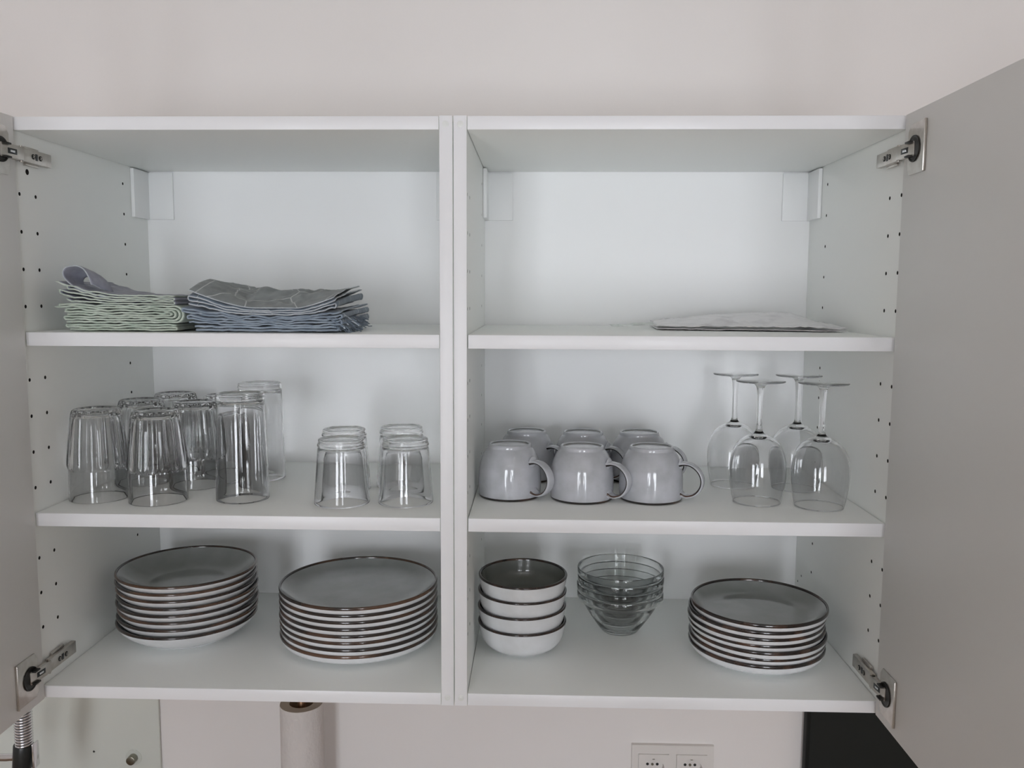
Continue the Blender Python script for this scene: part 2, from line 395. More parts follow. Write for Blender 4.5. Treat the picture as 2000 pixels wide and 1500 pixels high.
# ------------------------------------------------------------------ plates and bowls
def dish(name, R, h, rb, well, thick, outer_m, inner_m, rim_m, wall, rimw=.0016, seg=96, p=None):
    """outer wall profile given as (r, z) from the foot to the rim; inner is offset by thick"""
    root = empty(name, 0, 0, 0)
    rt = thick * .5
    out = [(rb - .004, .0), (rb - .001, 0), (rb, .0015)] + [(r, z) for r, z in wall]
    rim_start = (R - .0004, h - rimw * 1.2)
    out.append(rim_start)
    under = [(0, .0022), (rb - .007, .0020), (rb - .004, 0)]
    merge_lathe('dish_underside', [under + out[1:]], outer_m, root, seg, sharp=60)
    inn = [(R - thick, h - rimw * 1.2)]
    if p:
        r0 = rb * .86; rt_ = R - thick; zt_ = h - rimw * 1.2
        for k in range(1, 12):
            r = rt_ - (rt_ - r0) * k / 12; inn.append((r, well + (zt_ - well) * ((r - r0) / (rt_ - r0)) ** p))
    for r, z in (wall[::-1] if not p else []):
        nz = z + well * max(0, 1 - (r - rb) / (R - rb)) ** .7; nr = r - thick * .9
        if nz > h - rimw * 1.5 or nr < rb * .75: continue
        inn.append((nr, max(well, nz)))
    inn += [(rb * .8, well), (rb * .4, well - .0002), (0, well - .0003)]
    inn = smooth_prof(inn, 3)
    inn = [(max(r, 0), z) for r, z in inn]; inn[-1] = (0, inn[-1][1])
    merge_lathe('well', [inn], inner_m, root, seg, sharp=60)
    n = 8; rc = (2 * R - thick - .0004) / 2; rr = (thick - .0004) / 2 + .0003; rim = []
    for k in range(n + 1):
        a = math.pi * k / n
        rim.append((rc + rr * math.cos(a), h - rimw * 1.2 + rimw * 1.2 * math.sin(a)))
    rim = [(rim[0][0] - .0001, h - rimw * 1.9)] + rim + [(rim[-1][0] - .0002, h - rimw * 1.7)]
    merge_lathe('rim', [rim], rim_m, root, seg, sharp=80)
    return root
def wallpts(pts): return smooth_prof(pts, 3)[:-1]
dinner0 = dish('dinner_plate', .1242, .0257, .084, .0104, .0035, M_outer, M_inner, M_rim,
               wallpts([(.085, .0030), (.097, .0052), (.109, .0078), (.118, .0112), (.1222, .0155), (.1236, .0200), (.1238, .0212)]), p=3.2, rimw=.0024)
side0 = dish('side_plate', .1020, .0275, .068, .0100, .0035, M_outer, M_inner, M_rim_dark,
             wallpts([(.069, .0032), (.080, .0058), (.090, .0090), (.0965, .0130), (.1002, .0175), (.1014, .0220), (.1016, .0232)]), p=3.4, rimw=.0025)
deep0 = dish('deep_plate', .1080, .0380, .062, .0111, .0038, M_outer, M_inner, M_rim,
             wallpts([(.063, .0035), (.078, .0085), (.091, .0165), (.100, .0238), (.1055, .0305), (.1072, .0340)]), p=2.1, rimw=.0019)
bowl0 = dish('cereal_bowl', .0690, .0485, .036, .0075, .0040, M_outer, M_dark_inner, M_rim_dark,
             wallpts([(.037, .0030), (.0490, .0068), (.0590, .0145), (.0642, .0240), (.0668, .0350), (.0684, .0440), (.0686, .0455)]))
ORD = ['lowest', 'second from the bottom', 'third from the bottom', 'fourth from the bottom', 'fifth from the bottom', 'sixth from the bottom', 'seventh from the bottom', 'eighth from the bottom']
def stack(proto, n, x, y, sp, lab, group, cat, jit, z0=T, tilts=None):
    for k in range(n):
        o = proto if k == 0 else copy_tree(proto)
        jx, jy = jit[k] if k < len(jit) else (0, 0)
        o.location = (x + jx, y + jy, ZB + z0 + sp * k + .0002)
        tx, ty = tilts[k] if tilts else (0, 0)
        o.rotation_euler = (tx, ty, random.uniform(0, 6.28) if not tilts else 0)
        pos = 'topmost' if k == n - 1 else ORD[k]
        tag(o, lab % pos, cat, group)
stack(deep0, 8, -.4492, .1907, .0111, 'deep grey plate with a brown rim, %s in the leftmost stack', 'deep plates stacked on the bottom shelf', 'plate',
      [(-.001, -.002), (0, 0), (.001, .001), (-.0005, 0), (.0012, 0), (0, .001), (-.0005, 0), (0, 0)])
stack(dinner0, 8, -.1690, .1800, .0104, 'large flat grey plate, %s in the stack beside the middle divider', 'large plates stacked on the bottom shelf', 'plate',
      [(0, 0), (.0006, 0), (0, .0006), (-.0005, 0), (.0005, 0), (0, .0005), (0, 0), (0, 0)])
stack(side0, 7, .4525, .1467, .0100, 'small grey plate with a dark rim, %s in the right-hand stack', 'small plates stacked on the bottom shelf', 'plate',
      [(-.0015, -.001), (-.0012, .0008), (0, -.001), (-.002, .001), (-.0035, 0), (-.0025, -.0005), (.001, 0)])
stack(bowl0, 4, .0912, .1585, .0245, 'white bowl with dark rim, %s in the stack beside the divider', 'stacked stoneware bowls', 'bowl',
      [(0, 0), (-.0003, 0), (-.0005, .0005), (.0006, 0)], tilts=[(0, 0), (0, -.006), (.008, .010), (.020, .004)])

# stacked glass bowls
def glass_bowl():
    root = empty('glass_bowl', 0, 0, 0); h = .0675
    out = [(0, .0012), (.020, .0010), (.0275, 0), (.030, .0008), (.0325, .004), (.040, .014), (.0490, .027), (.0570, .040), (.0625, .0495), (.0655, .0535), (.0690, .0545), (.0705, .0565), (.0708, .0620), (.0705, .0660)]
    rim = [(.0700, h), (.0688, h), (.0682, .0660)]
    inn = [(.0675, .0600), (.0655, .0560), (.0615, .0520), (.0555, .0425), (.0475, .0300), (.0385, .0170), (.0305, .0085), (.022, .0055), (0, .0048)]
    merge_lathe('bowl_wall', [out[4:] + rim[:1], [rim[-1]] + inn[:-2]], M_glass_green, root, 80, sharp=60)
    merge_lathe('foot', [out[:5], inn[-3:]], M_glass_green, root, 80, sharp=60)
    merge_lathe('rim', [[out[-1]] + rim], M_glass_green, root, 80, sharp=120)
    return root
gb0 = glass_bowl()
stack(gb0, 4, .2512, .2385, .0132, 'clear ribbed glass bowl, %s in the nested stack of four', 'nested clear glass bowls', 'bowl', [(0, 0), (-.0006, 0), (.0005, .0004), (0, 0)])

# ------------------------------------------------------------------ mugs, standing upside down
def make_mug():
    root = empty('mug', 0, 0, 0)
    out = smooth_prof([(.0468, .0026), (.0474, .010), (.0476, .022), (.0470, .038), (.0448, .052), (.0405, .0640), (.0362, .0710), (.0338, .0738)], 3) + \
          smooth_prof([(.0330, .0748), (.0328, .0770), (.0322, .0792), (.0308, .0802), (.0292, .0800), (.0284, .0788)], 2)
    foot_in = [(.0283, .0784), (.0279, .0777), (.0262, .0776), (.012, .0782), (0, .0786)]
    inn = smooth_prof([(.0438, .0026), (.0446, .012), (.0446, .030), (.0425, .048), (.0370, .062), (.0270, .070), (.012, .0725)], 3) + [(0, .0725)]
    merge_lathe('cup', [out], M_body, root, 72, sharp=70)
    merge_lathe('foot_recess', [foot_in[1:]], M_body, root, 72, sharp=70)
    merge_lathe('foot_ring', [[out[-1]] + foot_in[:2]], M_dark_inner, root, 72, sharp=70)
    merge_lathe('inside', [inn], M_dark_inner, root, 72, sharp=70)
    rim = [(.0469, .0034), (.0470, .0022), (.0464, .0006), (.0453, 0), (.0443, .0006), (.0437, .0026)]
    merge_lathe('rim', [rim], M_rim_dark, root, 72, sharp=100)
    # handle: flat strap bent in a loop, inner edges dark: brown glaze plus painted-in shade; ends flare into the body
    path = smooth_prof([(.0440, .0560), (.0520, .0572), (.0620, .0552), (.0720, .0475), (.0772, .0365), (.0762, .0245), (.0690, .0140), (.0590, .0092), (.0515, .0090), (.0455, .0115)], 5)
    bm = bmesh.new(); rings = []; n = len(path)
    for i, (x, z) in enumerate(path):
        t = Vector((path[min(i + 1, n - 1)][0] - path[max(i - 1, 0)][0], 0, path[min(i + 1, n - 1)][1] - path[max(i - 1, 0)][1])).normalized()
        nn = Vector((t.z, 0, -t.x))
        u = i / (n - 1); fl = max(0, 1 - u / .12) + max(0, 1 - (1 - u) / .12)
        hw, ht = .0078 + .0020 * fl, .0025 + .0016 * fl
        ring = []
        for k in range(16):
            a = 2 * math.pi * k / 16; ca, sa = math.cos(a), math.sin(a)
            q = (abs(ca) ** .6) * (1 if ca >= 0 else -1); p = (abs(sa) ** .6) * (1 if sa >= 0 else -1)
            ring.append(bm.verts.new(Vector((x, 0, z)) + nn * (p * ht) + Vector((0, 1, 0)) * (q * hw)))
        rings.append(ring)
    for A, B in zip(rings, rings[1:]):
        for k in range(16):
            f = bm.faces.new((A[k], A[(k + 1) % 16], B[(k + 1) % 16], B[k]))
            f.material_index = 1 if k in (0, 1, 6, 7) else 0
    bm.faces.new(rings[0][::-1]); bm.faces.new(rings[-1]); bmesh.ops.recalc_face_normals(bm, faces=bm.faces[:])
    to_obj('handle', bm, [M_body, M_rim_dark], root, 60)
    for (x, z, sx) in ((.0450, .0568, 1), (.0462, .0118, 1)):     # glaze pooled round the handle's roots
        bm = bmesh.new(); b = bmesh.new(); bmesh.ops.create_uvsphere(b, u_segments=20, v_segments=10, radius=.0088)
        b.transform(Matrix.Diagonal((.28, 1.05, .95, 1))); merge(bm, b, Matrix.Translation((x, 0, z)))
        to_obj('handle_root', bm, M_body, root, 180)
    return root
mug0 = make_mug()
mugs = [(.0712, .1455, 'front row', 'front left', -.66), (.1800, .1340, 'front row', 'front middle', -.54), (.2836, .1350, 'front row', 'front right', -.40),
        (.0951, .2700, '', 'back left', -.55), (.1883, .2650, '', 'back middle', -.5), (.2813, .2680, '', 'back right', -.4)]
mlab = ['upside-down grey-white mug nearest the middle divider, in the front row', 'upside-down grey-white mug in the centre of the front row of three',
        'upside-down grey-white mug at the front right, handle clear of other mugs', 'upside-down grey mug at the back left, behind the mug nearest the divider',
        'upside-down grey mug in the middle of the back row', 'upside-down grey mug at the right end of the back row, beside the wine glasses']
for i, m in enumerate(mugs):
    o = mug0 if i == 0 else copy_tree(mug0)
    o.location = (m[0], m[1], ZB + S2 + .0002); o.rotation_euler = (0, 0, m[4]); tag(o, mlab[i], 'mug', 'mugs standing upside down on the middle shelf')

# ------------------------------------------------------------------ glasses, standing upside down
def fluted_glass():
    root = empty('fluted_tumbler', 0, 0, 0); h = .1342; NF = 17
    def fl(r, z, a, i):
        c = abs(math.sin(NF * a / 2))
        k = max(0, min(1, (z - .0475 - .004 * (1 - c)) / .004))
        return r * (1 + k * (.014 - .058 * c * c))
    lip = [(.0405, 0), (.0412, .0004), (.0416, .0012), (.0415, .010), (.0410, .025), (.0404, .040), (.0402, .0455)]
    body = [(.0402, .0455), (.0408, .0470), (.0414, .0485), (.0418, .0500), (.0420, .0520), (.0418, .0540), (.0415, .058), (.0405, .070), (.0388, .088), (.0366, .108), (.0346, .124), (.0334, .1300), (.0320, .1330)]
    base = [(.0320, .1330), (.0300, .1341), (.0270, .1340), (.024, .1325), (0, .1318)]
    inn_lip = [(.0404, .0002), (.0402, .003), (.0400, .020), (.0392, .040), (.0385, .050)]
    inn_body = [(.0385, .050), (.0370, .065), (.0350, .085), (.0328, .105), (.0310, .1180), (.0292, .1230)]
    inn_base = [(.0292, .1230), (.0260, .1258), (.018, .1262), (0, .1262)]
    def inner_fn(r, z, a, i): return r
    bm = bmesh.new(); merge(bm, lathe_bm(lip, 120)); b = lathe_bm(inn_lip, 120); bmesh.ops.reverse_faces(b, faces=b.faces[:]); merge(bm, b)
    to_obj('lip', bm, M_glass, root, 60)
    bm = bmesh.new(); merge(bm, lathe_bm(body, 204, fl)); b = lathe_bm(inn_body, 120); bmesh.ops.reverse_faces(b, faces=b.faces[:]); merge(bm, b)
    to_obj('fluted_wall', bm, M_glass, root, 60)
    bm = bmesh.new(); merge(bm, lathe_bm(base, 204, lambda r, z, a, i: fl(r, .131, a, i) if i == 0 else r)); b = lathe_bm(inn_base, 120); bmesh.ops.reverse_faces(b, faces=b.faces[:]); merge(bm, b)
    to_obj('thick_base', bm, M_glass, root, 60)
    return root
def plain_glass(name, h, r0, r1, base_t, ring, wall=.0014):
    """straight tumbler upside down: rim r0 at z = 0, foot r1 at z = h; ring = height of the moulded foot"""
    root = empty(name, 0, 0, 0)
    def ro(z): return r0 + (r1 - r0) * z / h
    zr = h - ring
    o1 = [(r0 - .0006, 0), (r0 - .0001, .0006)] + [(ro(z), z) for z in (.004, h * .25, h * .5, h * .7, zr - .004)]
    o2 = [(ro(zr - .004), zr - .004), (ro(zr) - .0004, zr - .0015), (ro(zr) - .0009, zr), (ro(zr) + .0004, zr + .0018), (ro(zr) + .0005, zr + ring * .3), (ro(h) - .0004, zr + ring * .62),
          (ro(h), h - .0030), (ro(h) - .0004, h - .0008), (ro(h) - .0018, h), (ro(h) - .0040, h - .0002), (ro(h) - .007, h - .0016), (0, h - .0022)]
    i1 = [(r0 - .0007, .0002), (r0 - wall, .002)] + [(ro(z) - wall - .0004 * z / h, z) for z in (h * .25, h * .5, h * .7)]
    zi = h - base_t
    i2 = [i1[-1], (ro(zi) - wall - .0008, zi - .006), (ro(zi) - wall - .0026, zi - .0018), (ro(zi) - .0085, zi), (0, zi + .0006)]
    bm = bmesh.new(); merge(bm, lathe_bm(o1, 80)); b = lathe_bm(i1, 80); bmesh.ops.reverse_faces(b, faces=b.faces[:]); merge(bm, b); to_obj('glass_wall', bm, M_glass, root, 60)
    bm = bmesh.new(); merge(bm, lathe_bm(o2, 80)); b = lathe_bm(i2, 80); bmesh.ops.reverse_faces(b, faces=b.faces[:]); merge(bm, b); to_obj('thick_base', bm, M_glass, root, 60)
    return root
def wine_glass():
    root = empty('wine_glass', 0, 0, 0)
    out = smooth_prof([(.0345, .0004), (.0372, .012), (.0398, .028), (.0410, .044), (.0402, .060), (.0368, .076), (.0300, .0885), (.0200, .0968), (.0120, .1005), (.0074, .1032)], 3)
    inn = smooth_prof([(.0338, .0004), (.0365, .012), (.0390, .028), (.0401, .044), (.0392, .060), (.0355, .0745), (.0280, .0862), (.0170, .0935), (.0080, .0958), (0, .0962)], 3)
    inn = [(max(r, 0), z) for r, z in inn]; inn[-1] = (0, inn[-1][1])
    stem = smooth_prof([(.0074, .1032), (.0052, .1065), (.0043, .1110), (.0040, .1250), (.0040, .1450), (.0044, .1600), (.0056, .1700)], 3)
    foot = smooth_prof([(.0056, .1700), (.0078, .1738), (.0130, .1765), (.0220, .1778), (.0335, .1783)], 3) + [(.0350, .1787), (.0353, .1795), (.0348, .1802), (.0335, .1804), (.015, .1800), (0, .1799)]
    bm = bmesh.new(); merge(bm, lathe_bm([(.0341, 0)] + out, 80)); b = lathe_bm([(.0341, 0)] + inn, 80); bmesh.ops.reverse_faces(b, faces=b.faces[:]); merge(bm, b); to_obj('bowl', bm, M_glass, root, 80)
    merge_lathe('stem', [stem], M_glass, root, 32, sharp=80); merge_lathe('foot', [foot], M_glass, root, 80, sharp=60)
    return root
def place(proto, pts, labels, cat, group):
    for i, (x, y) in enumerate(pts):
        o = proto if i == 0 else copy_tree(proto)
        o.location = (x, y, ZB + S2 + .0002); o.rotation_euler = (0, 0, .37 * i); tag(o, labels[i], cat, group)
place(fluted_glass(), [(-.5385, .0980), (-.4445, .0870), (-.5232, .2085), (-.4275, .1890), (-.5066, .3000), (-.4149, .2824)],
      ['upside-down fluted tumbler at the front left, nearest the cabinet side', 'upside-down fluted tumbler, front one to the right of the leftmost tumbler',
       'upside-down fluted tumbler in the middle row, behind the leftmost front tumbler', 'upside-down fluted tumbler in the middle row, just left of the tall straight glass',
       'upside-down fluted tumbler at the back left, before the back panel', 'upside-down fluted tumbler at the back, mostly hidden by the tall straight glass'],
      'glass', 'fluted tumblers upside down on the middle shelf')
place(plain_glass('highball_glass', .1580, .0385, .0345, .012, .0085), [(-.3255, .1050), (-.3439, .2497)],
      ['tall straight upside-down glass with bright streaks, the front one of two', 'tall straight upside-down glass, the back one and tallest of the tumblers'],
      'glass', 'tall straight glasses upside down on the middle shelf')
place(plain_glass('low_tumbler', .0948, .0405, .0332, .012, .0120, .0016), [(-.1728, .0880), (-.0803, .0960), (-.1884, .1765), (-.1030, .2035)],
      ['short upside-down tumbler, front left of the group of four', 'short upside-down tumbler, front right of the four, nearest the divider',
       'short upside-down tumbler, back left of the group of four', 'short upside-down tumbler, back right of the group of four'],
      'glass', 'short tumblers upside down on the middle shelf')
place(wine_glass(), [(.4279, .2330), (.4385, .1210), (.5225, .2158), (.5225, .0985)],
      ['upside-down wine glass at the back left, nearest the mugs', 'upside-down wine glass at the front left of the four', 'upside-down wine glass at the back right of the four', 'upside-down wine glass at the front right, nearest the cabinet side'],
      'wine glass', 'wine glasses upside down on the middle shelf')

# ------------------------------------------------------------------ folded cloths on the top left shelf
def linen(name, c0, c1, line=None, line_scale=14, lw=.012):
    m = mat(name, c0, .9, spec=.1); N, L, p = nodes(m)
    tc, mp, nz, cr = add_noise(m, c0, c1, 55, 6)
    p.inputs['Sheen Weight'].default_value = .25
    if line:
        v = N.new('ShaderNodeTexVoronoi'); v.feature = 'DISTANCE_TO_EDGE'; v.inputs['Scale'].default_value = line_scale
        L.new(tc.outputs['Object'], v.inputs['Vector'])
        c2 = N.new('ShaderNodeValToRGB'); c2.color_ramp.elements[0].position = lw; c2.color_ramp.elements[1].position = lw * 1.6
        c2.color_ramp.elements[0].color = (1, 1, 1, 1); c2.color_ramp.elements[1].color = (0, 0, 0, 1)
        mx = N.new('ShaderNodeMix'); mx.data_type = 'RGBA'; L.new(v.outputs['Distance'], c2.inputs[0]); L.new(c2.outputs[0], mx.inputs['Factor'])
        L.new(cr.outputs[0], mx.inputs['A']); mx.inputs['B'].default_value = (*line, 1); L.new(mx.outputs['Result'], p.inputs['Base Color'])
    wv = N.new('ShaderNodeTexNoise'); wv.inputs['Scale'].default_value = 900; bp = N.new('ShaderNodeBump'); bp.inputs['Strength'].default_value = .35; bp.inputs['Distance'].default_value = .0006
    L.new(tc.outputs['Object'], wv.inputs['Vector']); L.new(wv.outputs['Fac'], bp.inputs['Height']); L.new(bp.outputs[0], p.inputs['Normal'])
    return m
M_green = linen('sage_linen', (.36, .42, .36), (.46, .52, .45))
M_green2 = linen('pale_green_linen', (.40, .44, .37), (.50, .54, .47))
M_lilac = linen('lilac_grey_linen', (.25, .26, .31), (.34, .35, .41))
M_bhem = linen('slate_hem', (.24, .29, .35), (.32, .37, .43))
M_hem = linen('cloth_hem', (.42, .45, .48), (.55, .58, .61))
M_ghem = linen('green_hem', (.44, .51, .43), (.55, .61, .53))
M_blue = linen('blue_grey_linen', (.15, .19, .235), (.21, .255, .30), (.50, .53, .55), 17, .007)
M_blue2 = linen('slate_linen', (.16, .20, .25), (.23, .275, .33), (.50, .55, .60), 12, .008)
M_grey = linen('grey_linen', (.20, .22, .22), (.26, .285, .285), (.50, .52, .52), 15, .008)

def folded(root, name, x0, x1, z0, n, dz, y0, y1, mats, seed, lift=None, yl=None, th=.0011, skew=0, hemw=.004, nested=True, inset=.006, amp=.0012, base=.25):
    """a cloth folded into n layers; cross-section in xz, run back along y"""
    rnd = random.Random(seed)
    if nested and n % 2 == 0:
        order = []; lo, hi = 0, n - 1; cur = [0, n - 1]
        # right folds nest (0 with n-1, 1 with n-2 ...), left folds join neighbours
        seq = [0]; used = {0}; right = True
        while len(used) < n:
            c = seq[-1]
            if right: nx = n - 1 - c
            else: nx = c - 1 if (c - 1) not in used and c - 1 >= 0 else c + 1
            if nx in used or nx < 0 or nx >= n: break
            seq.append(nx); used.add(nx); right = not right
    else: seq = list(range(n))
    zl = [z0 + dz * (k + .5) for k in range(n)]
    ends_l = {k: x0 + rnd.uniform(0, inset) for k in range(n)}
    def wob(x, k):
        return amp * noise.noise(Vector((x * 45, k * .35 + seed * 7.1, 0))) + .6 * amp * noise.noise(Vector((x * 120, k * 2.3 + seed, 3)))
    path = []; going_right = True; NX = 44
    for j, k in enumerate(seq):
        depth = min(k, n - 1 - k) if nested else 0
        nxt = seq[j + 1] if j + 1 < len(seq) else None
        xr = x1 - depth * dz * .9; xl = ends_l[k] + (0 if j else .004)
        xs = [xl + (xr - xl) * i / (NX - 1) for i in range(NX)]
        if not going_right: xs = xs[::-1]
        for x in xs: path.append((x, zl[k] + wob(x, k), k))
        if nxt is not None:
            za, zb = zl[k], zl[nxt]; r = abs(zb - za) / 2; xe = path[-1][0]
            if going_right: bul = min(r, .010) ; sgn = 1
            else: bul = r * 1.6; sgn = -1
            m_ = 7
            for i in range(1, m_):
                a = math.pi * i / m_
                path.append((xe + sgn * bul * math.sin(a), za + (zb - za) * (1 - math.cos(a)) / 2 + wob(xe, (k + nxt) / 2) , (k + nxt) / 2))
        going_right = not going_right
    NY = 22; bm = bmesh.new(); rows = []
    for i, (x, z, k) in enumerate(path):
        row = []
        for j in range(NY):
            v = j / (NY - 1); y = y0 + (y1 - y0) * v
            yy = y + .0035 * noise.noise(Vector((x * 22, k * .9 + seed, 5))) * (1 - v)
            zz = z; xx = x + skew * v
            u = (x - x0) / (x1 - x0)
            f = (z - z0) / (n * dz)
            if lift: zz += lift(u, v) * (base + (1 - base) * f)
            zz += .0008 * noise.noise(Vector((xx * 60, yy * 60, k * .15 + seed))) * f
            row.append(bm.verts.new((xx, yy, zz)))
        rows.append(row)
    for A, B in zip(rows, rows[1:]):
        for j in range(NY - 1):
            f = bm.faces.new((A[j], A[j + 1], B[j + 1], B[j]))
    o = to_obj(name, bm, mats, root, 180)
    md = o.modifiers.new('thick', 'SOLIDIFY'); md.thickness = th; md.offset = 0
    if len(mats) > 1: md.material_offset_rim = 1
    return o
Zs = S1 + .0012
def cloth(label):
    t = empty('folded_cloth', 0, 0, 0); return tag(t, label, 'cloth', 'folded cloths on the top shelf')
t = cloth('thin pale green folded cloth at the bottom of the left pile')
folded(t, 'folded_fabric', -.541, -.388, Zs, 3, .0034, .034, .165, [M_green2, M_ghem], 3, nested=False, th=.0024, amp=.0012)
t = cloth('thick sage green folded cloth in the middle of the left pile')
folded(t, 'folded_fabric', -.553, -.385, Zs + .0110, 8, .0031, .030, .170, [M_green, M_ghem], 5, lift=lambda u, v: .007 * max(0, .5 - u) ** 1.2, inset=.018, th=.0023, amp=.0017)
t = cloth('lilac and green folded cloth on top of the left pile, its corner curled up')
LT = lambda u, v: .050 * max(0, .60 - u) ** 1.7 - .004 * max(0, u - .85)
folded(t, 'folded_fabric', -.549, -.387, Zs + .0362, 5, .0027, .028, .168, [M_lilac, M_ghem], 9, lift=LT, inset=.020, skew=.004, nested=False, th=.0019, amp=.0016)
bm = bmesh.new(); rows = []               # the corner rolled over on itself
curl = smooth_prof([(-.4775, .5612), (-.5027, .5690), (-.5243, .5775), (-.5372, .5880), (-.5412, .5967), (-.5362, .6030), (-.5243, .6055), (-.5140, .6005), (-.5070, .5905), (-.5040, .5800)], 4)
for i, (x, z) in enumerate(curl):
    u = i / (len(curl) - 1); row = []
    for j in range(16):
        v = j / 15
        row.append(bm.verts.new((x + .016 * v * u + .001 * noise.noise(Vector((u * 5, v * 4, 0))), .031 + .046 * v * (1 - .3 * u) + .004 * u, z - .010 * v * u - .006 * v * v + .0012 * noise.noise(Vector((u * 7, v * 6, 3))))))
    rows.append(row)
for A, B in zip(rows, rows[1:]):
    for j in range(15): bm.faces.new((A[j], A[j + 1], B[j + 1], B[j]))
o = to_obj('curled_corner', bm, [M_lilac, M_hem], t, 180); md = o.modifiers.new('t', 'SOLIDIFY'); md.thickness = .0016; md.material_offset_rim = 1
# blue pile: sagging in the middle of its front, rising to the left end and the back
def G(u, v):
    return .024 * (max(0, .44 - u) / .44) ** 1.5 + .015 * (max(0, u - .74) / .26) ** 1.4 + .014 * min(1, v / .45) ** .8 + .0025 * math.sin(9 * u + 5 * v) * min(1, v * 5)
t = cloth('dark blue-grey folded cloth at the bottom of the right pile')
folded(t, 'folded_fabric', -.364, -.163, Zs, 2, .0038, .032, .215, [M_blue2, M_bhem], 13, nested=False, skew=.004, th=.0028, lift=lambda u, v: .12 * G(u, v), base=.1)
t = cloth('slate blue folded cloth in the middle of the right pile, with a frayed end')
folded(t, 'folded_fabric', -.378, -.157, Zs + .0080, 5, .0027, .030, .215, [M_blue2, M_bhem], 17, lift=lambda u, v: .58 * G(u, v), nested=False, inset=.014, amp=.0022, th=.0021, base=.20)
bm = bmesh.new(); rnd = random.Random(8)
for k in range(60):                       # frayed fringe at the right end
    y = .030 + .12 * k / 59; x = -.163 + rnd.uniform(-.004, .004); z = Zs + .003 + rnd.uniform(0, .018)
    L_ = rnd.uniform(.010, .026); pts = []
    for i in range(6):
        u = i / 5
        pts.append((x + L_ * u, y + rnd.uniform(-.002, .002) - .004 * u, max(S1 + .001, z + (rnd.uniform(-.002, .002) if i else 0) - .006 * u * u)))
    tube(bm, pts, .0007, 5)
tag(to_obj('fringe', bm, M_blue2, t, 180), None, None, None, 'stuff')
bm = bmesh.new(); g = []                  # dark loose flap at the right end
for i in range(16):
    u = i / 15; row = []
    for j in range(16):
        v = j / 15
        row.append(bm.verts.new((-.186 + .034 * u + .004 * v, .029 + .11 * v, Zs + .0215 - .017 * u ** 1.6 + .002 * noise.noise(Vector((u * 4, v * 7, 2))))))
    g.append(row)
for A, B in zip(g, g[1:]):
    for j in range(15): bm.faces.new((A[j], A[j + 1], B[j + 1], B[j]))
o = to_obj('loose_flap', bm, [M_blue2], t, 180); o.modifiers.new('t', 'SOLIDIFY').thickness = .0018
t = cloth('grey-blue folded cloth with white lines, crumpled on top of the right pile')
folded(t, 'folded_fabric', -.372, -.164, Zs + .0225, 3, .0027, .029, .205, [M_blue, M_hem], 21, lift=G, nested=False, inset=.010, amp=.0013, th=.0017, base=.60)
bm = bmesh.new(); NX, NY = 84, 50; g = []
for i in range(NX):
    u = i / (NX - 1); row = []
    for j in range(NY):
        v = j / (NY - 1)
        x = -.366 + .200 * u; y = .031 + .170 * v
        z = Zs + .0312 + G(u, v) + .0006
        w_ = min(1, v * 5) * min(1, u * 8) * min(1, (1 - u) * 8)
        z += w_ * (.007 * max(0, noise.noise(Vector((x * 28, y * 30, 4.2)))) + .0035 * (1 - 2 * abs(noise.noise(Vector((x * 45, y * 40, 1))))))
        z += .013 * math.exp(-((u - .41) / .06) ** 2 - ((v - .40) / .16) ** 2) + .007 * math.exp(-((u - .68) / .22) ** 2 - ((v - .5) / .2) ** 2)
        row.append(bm.verts.new((x, y, z)))
    g.append(row)
for i in range(NX - 1):
    for j in range(NY - 1): bm.faces.new((g[i][j], g[i + 1][j], g[i + 1][j + 1], g[i][j + 1]))
o = to_obj('crumpled_layer', bm, [M_grey, M_hem], t, 180); md = o.modifiers.new('t', 'SOLIDIFY'); md.thickness = .0016; md.offset = 1; md.material_offset_rim = 1

# ------------------------------------------------------------------ flat plastic-wrapped paper package on the top right shelf
M_paper = mat('white_wrap', (.66, .655, .67), .35, spec=.5, coat=.3)
add_noise(M_paper, (.76, .75, .76), (.48, .46, .48), 13, 4, .53, .66)
M_film = glass_mat('clear_film', (.97, .98, .97), .55)
t = empty('paper_package', 0, 0, 0); tag(t, 'flat crumpled white package in clear plastic lying on the top right shelf', 'package')
def sheet(name, h0, hfun, m, seedz, x0=.300, x1=.568, ins=0.0, th=.0008, cr=1.0):
    bm = bmesh.new(); NX, NY = 80, 34; g = []
    for i in range(NX):
        u = i / (NX - 1); row = []
        for j in range(NY):
            v = j / (NY - 1)
            ya = .188 - .050 * u + ins; yb = .345 - .015 * u
            x = x0 + (x1 - x0) * u + .010 * (v - .5) * (1 - u) + .0025 * noise.noise(Vector((v * 9, u * 3, seedz)))
            y = ya + (yb - ya) * v + .004 * noise.noise(Vector((u * 12, v, seedz)))
            z = S1 + h0 + hfun(u, v) + cr * (.0046 * (.5 - abs(noise.noise(Vector((x * 30, y * 44, seedz))))) + .0022 * abs(noise.noise(Vector((x * 95, y * 120, seedz)))))
            row.append(bm.verts.new((x, y, max(z, S1 + .0012))))
        g.append(row)
    for i in range(NX - 1):
        for j in range(NY - 1): bm.faces.new((g[i][j], g[i + 1][j], g[i + 1][j + 1], g[i][j + 1]))
    o = to_obj(name, bm, m, t, 180); md = o.modifiers.new('t', 'SOLIDIFY'); md.thickness = th
    return o
sheet('lower_sheet', .0022, lambda u, v: .0, M_paper, 2.0, cr=.4)
sheet('upper_sheet', .0040, lambda u, v: (.004 + .017 * math.sin(math.pi * min(1, u * .62 + .02)) * (1 if u < .8 else max(.12, (1 - u) / .2))) * min(1, .10 + 1.5 * v) * (1 - .5 * max(0, v - .7)), M_paper, 7.0, ins=.002)
bm = bmesh.new(); NX, NY = 26, 22; g = []
